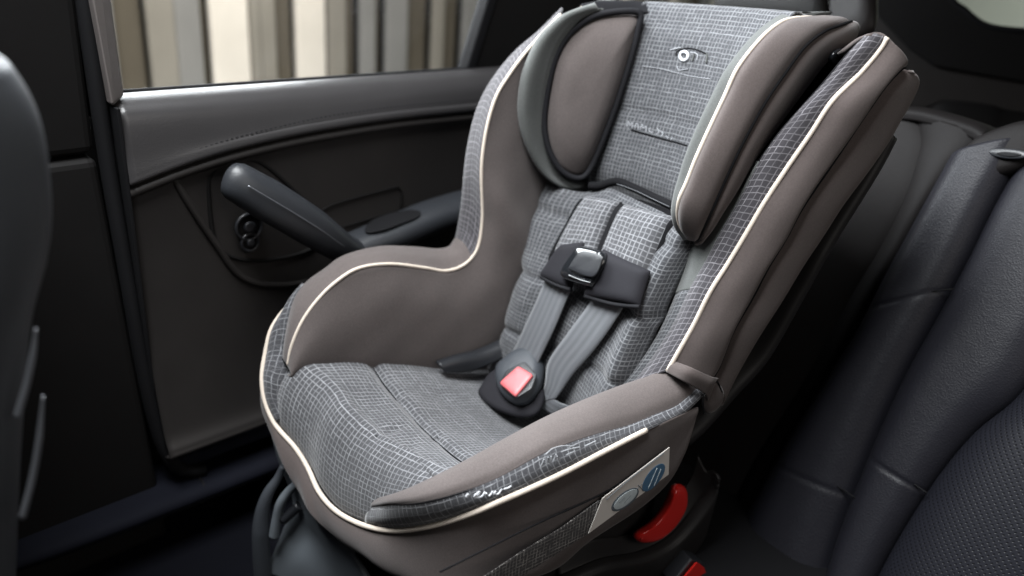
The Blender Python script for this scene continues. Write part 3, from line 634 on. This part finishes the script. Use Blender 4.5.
# =================================================================== FAR REAR DOOR
door = thing('car_door', 'closed dark rear door with grey padded top, leather pull handle and window', 'car door', tuple(car(-.1, -.42, -.2)))
def rowd(ls, d, z): return np.array([car(l, d, z(l) if callable(z) else z) for l in ls])
ls = np.linspace(-.418, .62, 16)
seamz = lambda l: np.interp(l, [-.42, -.32, -.229, -.121, .023, .21, .7], [.312, .337, .350, .359, .364, .362, .355])
surf('top_panel', np.stack([rowd(ls, -.462, .4255), rowd(ls, -.452, .4275), rowd(ls, -.438, .4255), rowd(ls, -.422, .4185), rowd(ls, -.409, .403), rowd(ls, -.403, lambda l: .385*.5+seamz(l)*.5), rowd(ls, -.400, lambda l: seamz(l)+.012), rowd(ls, -.400, lambda l: seamz(l)+.003), rowd(ls, -.410, lambda l: seamz(l))]), DOORU, door, 50, 90)
def stz(l): return seamz(l)+np.interp(l, [-.42, -.35, -.1], [.008, .016, .022])
st_ = rowd(np.linspace(-.40, .55, 20), -.3995, stz); 
dd = even(st_, 240); tubes = [tube('s', dd[i:i+2], .0007, PIPEK, door, n=3, sides=5) for i in range(0, 238, 2)]
joined('stitching', tubes, door)
low = lambda d0, dz: rowd(ls, d0, lambda l: seamz(l)-dz)
surf('lower_panel', np.stack([low(-.414, .003), low(-.403, .008), low(-.402, .014), low(-.409, .021), low(-.412, .05), rowd(ls, -.414, .20), rowd(ls, -.410, .10), rowd(ls, -.400, .0), rowd(ls, -.385, -.09), rowd(ls, -.372, -.118), rowd(ls, -.375, -.13), rowd(ls, -.43, -.15)]), DOORL, door, 90, 90)
# front edge of the door shell
prism('door_edge', [car(-.423, -.40, .42), car(-.423, -.40, -.13), car(-.423, -.50, -.13), car(-.423, -.50, .42)], tuple(LON*.005), RUBBER, door, .001)
# recessed bezel and pull handle
bz = [car(l, -.4105, z) for l, z in [(-.304, .29), (-.296, .312), (-.275, .322), (-.22, .318), (-.15, .25), (-.10, .2), (-.13, .158), (-.20, .152), (-.268, .168), (-.30, .205)]]
tube('handle_bezel', bz, .0035, PILL, door, closed=True, n=120)
hd = [(-.290, -.368, .314), (-.283, -.355, .310), (-.262, -.348, .294), (-.22, -.343, .262), (-.175, -.343, .226), (-.14, -.348, .196), (-.11, -.356, .172), (-.08, -.368, .155), (-.05, -.385, .145)]
def sq(P, wv, wh, name, mat, parent, n=80, sides=20):
    D = even([car(*q) for q in P], n); T = np.gradient(D, axis=0); T /= np.linalg.norm(T, axis=1, keepdims=True); G = []
    for i in range(n):
        u = LAT-T[i]*(LAT@T[i]); u /= np.linalg.norm(u); v = np.cross(u, T[i]); f = i/(n-1)
        e = min(1, math.sqrt(max(0, 1-(1-min(1, f/.05))**2))+.05)
        a, b = np.interp(f, *wh)*e, np.interp(f, *wv)*e
        G.append([D[i]+u*a*np.sign(math.cos(t))*abs(math.cos(t))**.8+v*b*np.sign(math.sin(t))*abs(math.sin(t))**.8 for t in np.arange(sides)*2*math.pi/sides])
    return link(name, gridmesh(name, np.array(G), True), mat, parent)
hdl = sq(hd, ([0, .2, .5, .75, 1], [.028, .032, .031, .026, .020]), ([0, .3, .6, 1], [.026, .030, .032, .03]), 'pull_handle', HANDM, door)
tube('handle_stitch', [car(l, d+.0318, z+.004) for l, d, z in hd[1:7]], .0008, CHROME, hdl, n=60)
# armrest shelf behind the handle, with a cup
sq([(-.12, -.38, .150), (-.07, -.372, .160), (.02, -.37, .174), (.13, -.37, .188), (.3, -.37, .195), (.5, -.37, .198)], ([0, .3, 1], [.02, .026, .03]), ([0, .2, 1], [.03, .04, .045]), 'armrest', HANDM, door)
cup = [car(l, d, .196+.14*l) for l, d in [(-.06, -.36), (-.04, -.345), (.0, -.342), (.045, -.345), (.055, -.37), (.02, -.39), (-.03, -.388)]]
slab('armrest_cup', cup, [0, 0, 1], .0015, RUBBER, door, n=40)
# screw boss, knob under the handle
for l, z, r in ((-.250, .222, .021), (-.250, .196, .014)):
    ci = [car(l+r*math.cos(t), -.405, z+r*math.sin(t)) for t in np.arange(20)*math.pi/10]
    k = slab('screw_boss', ci, LAT, .008, PILL, door, n=28); tube('boss_ring', [c+LAT*.008 for c in ci], .0025, BLACKP, k, closed=True, n=40)
    slab('boss_cap', [car(l+r*.45*math.cos(t), -.396, z+r*.45*math.sin(t)) for t in np.arange(16)*math.pi/8], LAT, .004, BLACKP, k, n=20)
pk = [car(l, -.4095, z) for l, z in [(-.107, .224), (.030, .238), (.045, .236), (.052, .226), (.05, .2), (.042, .194), (-.08, .184), (-.092, .19)]]
tube('pocket_outline', pk, .0016, PILL, door, closed=True, n=100)
# sweeping crease at the front of the panel
tube('panel_crease', [car(l, -.409, z) for l, z in [(-.355, .315), (-.335, .27), (-.30, .20), (-.262, .135), (-.2, .105), (-.1, .095), (.1, .09)]], .006, DOORL, door, n=80)
# window: seal, frame, glass
seal = tube('window_seal', [car(l, -.455, .4285) for l in np.linspace(-.40, .25, 8)], .005, RUBBER, door)
fp = [(-.424, .40, .0), (-.40, .425, 0)]
prism('window_frame', [car(-.426, -.405, .42), car(-.402, -.425, .43), car(-.408, -.425, .80), (car(-.446, -.405, .80))], tuple(-LAT*.05), PILLG, door, .006)
prism('outer_skin', [car(-.46, -.52, -.35), car(.7, -.52, -.35), car(.7, -.52, .415), car(-.46, -.52, .415)], tuple(-LAT*.02), PILL, door, .004)  # unseen outer sheet, added to block light leaking past the door
prism('window_frame', [car(.228, -.452, .424), car(.250, -.452, .424), car(.335, -.452, .66), car(.310, -.452, .66)], tuple(-LAT*.03), RUBBER, door, .004)
prism('window_pane', [car(-.41, -.468, .415), car(.245, -.468, .415), car(.33, -.468, .80), car(-.42, -.468, .80)], tuple(-LAT*.004), GLASS, door, 0)
prism('rear_window_trim', [car(.25, -.455, .422), car(.62, -.455, .415), car(.62, -.455, .80), car(.345, -.455, .68)], tuple(-LAT*.02), PILL, door, .005)

# =================================================================== B PILLAR, SILL, FLOOR
pil = thing('door_pillar', 'dark upright pillar trim between front seat and rear door', 'pillar', tuple(car(-.6, -.45, -.2)))
prism('upper_trim', [car(-.447, -.43, .354), car(-.78, -.43, .350), car(-.85, -.43, .90), (car(-.438, -.43, .90))], tuple(-LAT*.12), PILL, pil, .012)
prism('lower_trim', [car(-.447, -.426, .3505), car(-.78, -.426, .3465), car(-.78, -.40, -.3), (car(-.425, -.40, -.3))], tuple(-LAT*.12), PILL, pil, .012)
prism('leak_filler', [car(-.462, -.458, .40), car(-.405, -.458, .40), car(-.415, -.458, .92), car(-.462, -.458, .92)], tuple(-LAT*.02), RUBBER, pil, .003)  # dark filler added behind the seal to close a light leak
tube('rubber_seal', [car(-.435, -.44, .9), car(-.435, -.43, .42), car(-.432, -.42, .2), car(-.425, -.405, -.05), car(-.405, -.395, -.16), car(-.36, -.39, -.19)], .011, RUBBER, pil, n=60)
sill = tag(slab('door_sill', [car(l, d, -.215) for l, d in [(-.6, -.355), (.6, -.355), (.6, -.46), (-.6, -.46)]], [0, 0, 1], .02, m_plain('sill_plastic', (.005, .0055, .009), .8, .2, 20, .2, 700, spec=.08), None, rnd=.5, n=60), 'low dark plastic sill along the bottom of the closed door', 'door sill')
tube('sill_joint', [car(-.375, -.354, -.205), car(-.372, -.365, -.194), car(-.37, -.40, -.194)], .0016, PILL, sill)
fm = bpy.data.meshes.new('floor'); fm.from_pydata([tuple(car(*q)) for q in [(-2, -.6, -.30), (2.4, -.6, -.30), (2.4, 1.3, -.30), (-2, 1.3, -.30)]], [], [(0, 1, 2, 3)])
fo = link('floor', fm, CARPET); fo['kind'] = 'structure'

# =================================================================== FRONT SEAT (left edge)
fs = thing('front_seat', 'black leather front seat backrest at the left edge', 'car seat', tuple(car(-.8, -.1, -.3)))
edge = [(.60, -.70), (.557, -.632), (.541, -.617), (.503, -.607), (.442, -.609), (.397, -.619), (.34, -.640), (.24, -.662), (.142, -.681), (.03, -.70), (-.1, -.715), (-.25, -.72)]
G = []
for z, l in edge:
    l = l-.012; w = np.interp(z, [-.3, .2, .45, .6], [.20, .20, .18, .12])
    G.append([car(l-.14, -.02+.02, z), car(l-.10, .035, z), car(l-.05, .045, z), car(l-.012, .03, z), car(l+.003, .0, z), car(l+.008, -.06, z), car(l+.008, -.2, z), car(l+.0, -.34, z), car(l-.03, -.40, z), car(l-.10, -.42, z)])
G.insert(0, [np.array(p)*.5+np.mean(G[0], 0)*.5+np.array([0, 0, .03]) for p in G[0]])
surf('backrest', np.array(G), m_plain('seatback_leather', (.046, .049, .055), .5, .1, 20, .3, 420, spec=.35, kind='leather', bdist=.0006), fs, 70, 60, thick=.01)
for pts, d in (([(36,328),(33,352),(27,382),(17,417)], .055), ([(43,396),(39,440),(32,480),(22,518)], .068)):
    tube('side_trim', [atp(a, b, LAT*d, LAT) for a, b in pts], .0028, CHROME, fs, n=30, taper=[.35, .9, 1, 1.1])

# =================================================================== REAR BENCH
bench = thing('rear_bench', 'black leather rear bench seat with ribbed bolsters and perforated centre', 'car seat', (.4, .45, -.3))
TB = math.tan(math.radians(24)); nb = np.array([0, .9135, -.4067])
def bq(a, b, off=0.): return atp(a, b, np.array([0, .42, 0])-nb*off, nb)
def strip(name, left, right, mat, h=.03, edge=-.012, nr=90, post=None):
    n = 9; Lp = even([bq(*q, edge) for q in left], n); Rp = even([bq(*q, edge) for q in right], n)
    rows = [Lp+nb*.03, Lp]
    for f, hh in ((.08, .55), (.25, .92), (.5, 1), (.75, .92), (.92, .55)): rows.append(Lp*(1-f)+Rp*f-nb*((h-edge)*hh))
    rows += [Rp, Rp+nb*.03]
    return surf(name, np.array(rows), mat, bench, 60, nr, thick=.004, post=post)
cr1 = [(1034,142),(1003,194),(978,245),(954,290),(930,335),(906,379),(872,455),(838,545),(822,600)]
lf1 = [(952,160),(930,200),(902,250),(878,295),(855,340),(831,376),(790,440),(745,525),(712,600)]
cr2 = [(1110,255),(1070,320),(1024,391),(1000,410),(975,434),(950,463),(927,494),(886,563),(868,600)]
def groove(seams):
    P = [(bq(*a), bq(*b)) for a, b in seams]
    def f(D):
        for p, q in P:
            t = q-p; Ln = np.linalg.norm(t); t /= Ln; d = D-p; al = d@t; ac = d-al[..., None]*t; ac = ac-(ac@nb)[..., None]*nb; dist = np.linalg.norm(ac, axis=2)
            D = D+nb*(.0035*np.exp(-(dist/.002)**2)*((al > -.02) & (al < Ln+.02)))[..., None]
        return D
    return f
strip('backrest_bolster', lf1, cr1, LEATH, .028, post=groove([((879,311),(954,290)), ((789,469),(858,500))]), nr=160)
strip('backrest_bolster', cr1, cr2, LEATH, .026, post=groove([((882,463),(927,493))]), nr=160)
centre = strip('backrest_center', cr2, [(1300,300),(1260,380),(1210,450),(1180,480),(1150,520),(1120,550),(1090,580),(1060,620),(1040,660)], PERF, .030, nr=160)
for P_, nm in (([bq(*q, .019) for q in [(879,311),(905,302),(930,292),(954,289)]], 'seam'), ([bq(*q, .018) for q in [(789,469),(815,476),(840,488),(858,500)]], 'seam'), ([bq(*q, .017) for q in [(882,463),(905,478),(927,493)]], 'seam')):
    tube(nm, P_, .0012, RUBBER, bench)
def oncentre(a, b):
    return caster(centre)(a, b, .0)
tube('seam', [oncentre(*q) for q in [(928,524),(946,531),(966,546),(980,562),(988,574)]], .0012, RUBBER, bench)
# top cap of the bolster with belt guide
slab('bolster_cap', [bq(a, b, .0) for a, b in [(948,172),(964,152),(986,136),(1030,122),(1060,128),(1040,160),(1010,176),(975,182)]], -nb, .020, LEATHB, bench, rnd=.6, n=60, dome=.004)
bg = slab('belt_guide', [bq(a, b, .024) for a, b in [(990,152),(1000,149),(1026,152),(1030,158),(1012,160),(994,157)]], -nb, .006, BLACKP, bench, n=40)
slab('guide_slot', [bq(a, b, .031) for a, b in [(996,153.5),(1006,152),(1022,154.5),(1010,156.5)]], -nb, .0006, RUBBER, bg, n=24)
# inner backrest behind the child seat
lfA = [(760,40),(760,120),(740,200),(715,280),(690,360),(660,440),(640,500),(620,560),(600,620)]
lfM = [(916,113),(922,140),(917,165),(905,200),(880,250),(850,300),(800,390),(750,470),(700,580)]
lfB = [(985,134),(975,150),(955,168),(930,203),(903,253),(875,303),(828,383),(785,452),(712,605)]
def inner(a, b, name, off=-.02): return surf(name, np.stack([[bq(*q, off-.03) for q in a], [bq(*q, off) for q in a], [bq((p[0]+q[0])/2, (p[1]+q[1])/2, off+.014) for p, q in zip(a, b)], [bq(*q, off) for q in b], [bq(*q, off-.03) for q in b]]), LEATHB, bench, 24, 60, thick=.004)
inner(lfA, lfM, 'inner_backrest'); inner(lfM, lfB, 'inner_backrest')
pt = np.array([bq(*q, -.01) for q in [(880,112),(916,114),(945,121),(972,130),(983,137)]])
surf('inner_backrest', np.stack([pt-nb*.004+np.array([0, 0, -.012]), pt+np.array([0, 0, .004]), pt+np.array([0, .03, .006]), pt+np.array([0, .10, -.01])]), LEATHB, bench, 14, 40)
rbox('bench_cushion', (1.0, .62, .12), (.22, .16, -.255), RUBBER, bench, .03)
# head restraint behind the child seat
hp = [atp(a, b, [0, .62, 0], np.array([0, 1., -.2])) for a, b in [(722,14),(720,-10),(735,-50),(790,-62),(822,-50),(826,-10),(824,18),(800,22)]]
hr = slab('head_restraint', hp, [.1, -1, .2], .02, m_plain('headrest_grey_leather', (.030, .029, .028), .6, .1, 20, .25, 420, kind='leather', bdist=.0006), bench, rnd=.6, n=60)
h2 = [atp(a, b, [0, .64, 0], np.array([0, 1., -.2])) for a, b in [(820,30),(822,-50),(850,-58),(876,-40),(878,0),(874,32),(850,40)]]
slab('side_shell', h2, [.1, -1, .2], .02, m_plain('headrest_brown_leather', (.026, .021, .020), .5, .1, 20, .25, 420, kind='leather', bdist=.0006), hr, rnd=.7, n=50)

# =================================================================== REAR QUARTER TRIM with window
qt = thing('quarter_trim', 'dark moulded rear quarter trim with small window at top right', 'car trim', (.1, 1.15, .2))
nq = np.array([.35, -.93, .05])
def q3(a, b, off=0.): return atp(a, b, np.array([0, 1.15, 0])+nq*off, nq)
prism('upper_panel', [q3(*q) for q in [(830,-60),(930,-60),(950,-4),(990,27),(1060,33),(1200,40),(1200,95),(1024,83),(934,67),(909,50),(878,17)]], tuple(-nq*.05), PILL, qt, .006)
prism('middle_panel', [q3(*q, -.012) for q in [(820,-90),(886,9),(915,43),(938,60),(1024,75),(1200,88),(1200,125),(1024,115),(944,102),(925,110),(860,140),(820,160)]], tuple(-nq*.05), DOORL, qt, .006)
prism('lower_panel', [q3(*q, -.05) for q in [(840,110),(926,108),(944,100),(1024,112),(1200,125),(1200,260),(840,260)]], tuple(-nq*.04), RUBBER, qt, .004)
surf('cargo_cover', np.array([[q3(*q, o) for q in [(928,114),(948,106),(990,110),(1024,118),(1200,140)]] for o in (-.02, .02)]+[[q3(a, b+60, .10) for a, b in [(928,114),(948,106),(990,110),(1024,118),(1200,140)]]]), PILL, qt, 14, 30)
prism('quarter_window', [q3(*q, -.02) for q in [(925,-70),(948,-4),(989,29),(1060,35),(1200,42),(1200,-70)]], tuple(-nq*.004), GLASS, qt, 0)
tube('window_seal', [q3(*q, -.004) for q in [(930,-60),(950,-3),(962,8),(990,27),(1060,33),(1200,40)]], .007, RUBBER, qt)

roof = thing('added_roof', 'dark headlining over the rear seats, unseen and added with a rail to block light', 'light-blocking roof', tuple(car(.8, .1, .9)))
prism('shade_roof', [car(.26, -.50, .86), car(.26, .80, .86), car(1.7, .80, .82), car(1.7, -.50, .82)], (0, 0, .04), PILL, roof, .01)  # unseen roof piece added to darken the rear, left open over the child seat
prism('shade_rail', [car(-.9, -.43, .80), car(-.9, -.52, .80), car(-.9, -.52, .90), car(-.9, -.43, .90)], tuple(LON*1.155), PILL, roof, .01)  # unseen rail added to keep the fence light out of the cabin
# =================================================================== OUTSIDE: board fence, hedge wall
fence = thing('board_fence', 'weathered vertical board fence outside the rear door window', 'fence', tuple(car(0, -2.2, -.8)))
WD = [m_plain('pale_board', (.80, .74, .66), .8, .16, 5), m_plain('tan_board', (.26, .24, .205), .85, .2, 5), m_plain('grey_board', (.24, .235, .225), .85, .2, 5), m_plain('dark_brown_board', (.10, .085, .062), .9, .2, 5)]  # pale, tan, grey and dark brown board tones
def board(l0, l1, d, m):
    return prism('b', [car(l0, d, -.6), car(l1, d, -.6), car(l1, d, 1.9), car(l0, d, 1.9)], tuple(-LAT*.03), WD[m], None, .008)
FD = -2.2
def fl_(px): 
    P = atp(px, 50, LAT*FD, LAT); return P@LON
edges = [(60,118,2),(118,150,3),(150,178,1),(178,205,2),(205,213,3),(214,252,0),(253,262,1),(263,279,1),(280,298,3),(299,328,0),(330,347,1),(348,360,3),(361,376,2),(377,386,3),(387,408,2),(409,432,3),(433,444,1),(445,462,3),(463,480,2),(482,520,1)]
bs = []

for i, (a, b, m) in enumerate(edges): bs.append(board(fl_(a), fl_(b), FD-(.05 if m == 3 else .012*(i % 2)), m))
for i in range(24):
    a = fl_(520)+.11*i; bs.append(board(a, a+.085, FD-.012*(i % 2), [1, 3, 2, 0][i % 4])); a = fl_(60)-.11*(i+1); bs.append(board(a, a+.085, FD-.012*(i % 2), [1, 2, 3, 1][i % 4]))
joined('boards', bs, fence)
for l in (fl_(60)-1, fl_(560)+1): rbox('post', (.09, .09, 2.8), tuple(car(l, FD-.12, .5)), WD[2], fence, .01)
wall = tag(prism('garden_wall', [(-2.2, 4.2, -.8), (3.5, 4.2, -.8), (3.5, 4.2, 2.6), (-2.2, 4.2, 2.6)], (0, .2, 0), m_plain('pale_green_render', (.42, .45, .38), .9, .12, 3), None, .02), 'pale grey green wall seen through the rear quarter window', 'wall')
gm = bpy.data.meshes.new('ground'); gm.from_pydata([(-12, -12, -.8), (12, -12, -.8), (12, 12, -.8), (-12, 12, -.8)], [], [(0, 1, 2, 3)])
go = link('ground', gm, m_plain('asphalt', (.06, .06, .06), .95, .3, 30)); go['kind'] = 'structure'

# =================================================================== CAMERA, LIGHT
cd = bpy.data.cameras.new('Camera'); cam = bpy.data.objects.new('Camera', cd); C.objects.link(cam)
from mathutils import Matrix
cam.matrix_world = Matrix(((CR[0], CU[0], -CD[0], CAM[0]), (CR[1], CU[1], -CD[1], CAM[1]), (CR[2], CU[2], -CD[2], CAM[2]), (0, 0, 0, 1)))
cd.sensor_width = 36; cd.lens = FPX/1024*36; cd.clip_start = .02; cd.clip_end = 100
cd.dof.use_dof = True; cd.dof.focus_distance = 1.02; cd.dof.aperture_fstop = 1.9
bpy.context.scene.camera = cam
W = bpy.data.worlds.new('World'); bpy.context.scene.world = W; W.use_nodes = True
W.node_tree.nodes['Background'].inputs[0].default_value = (.80, .88, 1, 1); W.node_tree.nodes['Background'].inputs[1].default_value = .015
def area(name, loc, target, sx, sy, power, col=(1, 1, 1)):
    l = bpy.data.lights.new(name, 'AREA'); l.shape = 'RECTANGLE'; l.size = sx; l.size_y = sy; l.energy = power; l.color = col
    o = bpy.data.objects.new(name, l); C.objects.link(o); o.location = loc
    o.rotation_euler = (Vector(target)-Vector(loc)).to_track_quat('-Z', 'Y').to_euler(); return o
area('overhead_soft_light', (.0, -.78, 1.9), (0, 0, .05), 1.1, .8, 98, (.95, .98, 1))  # added overhead lamp, shining down where the roof is left open
area('far_window_light', tuple(car(-.1, -1.0, 1.15)), tuple(car(0, -.2, .2)), 1.1, .9, 112, (.90, .95, 1))
area('near_door_light', (1.9, .0, 1.2), (.1, .0, .1), 1.3, .9, 9.5, (1, .95, .90))
fl0 = area('daylight_on_fence', tuple(car(0, -.75, 2.3)), tuple(car(0, -2.2, .5)), 2.4, .8, 44, (1, .97, .92)); fl0.data.spread = math.radians(100)
wl0 = area('daylight_on_wall', (0.5, 2.6, 2.6), (.5, 4.2, .8), 2, 1, 45); wl0.data.spread = math.radians(100)
s = bpy.context.scene
s.view_settings.view_transform = 'Standard'; s.view_settings.look = 'None'; s.view_settings.exposure = 0; s.view_settings.gamma = 1
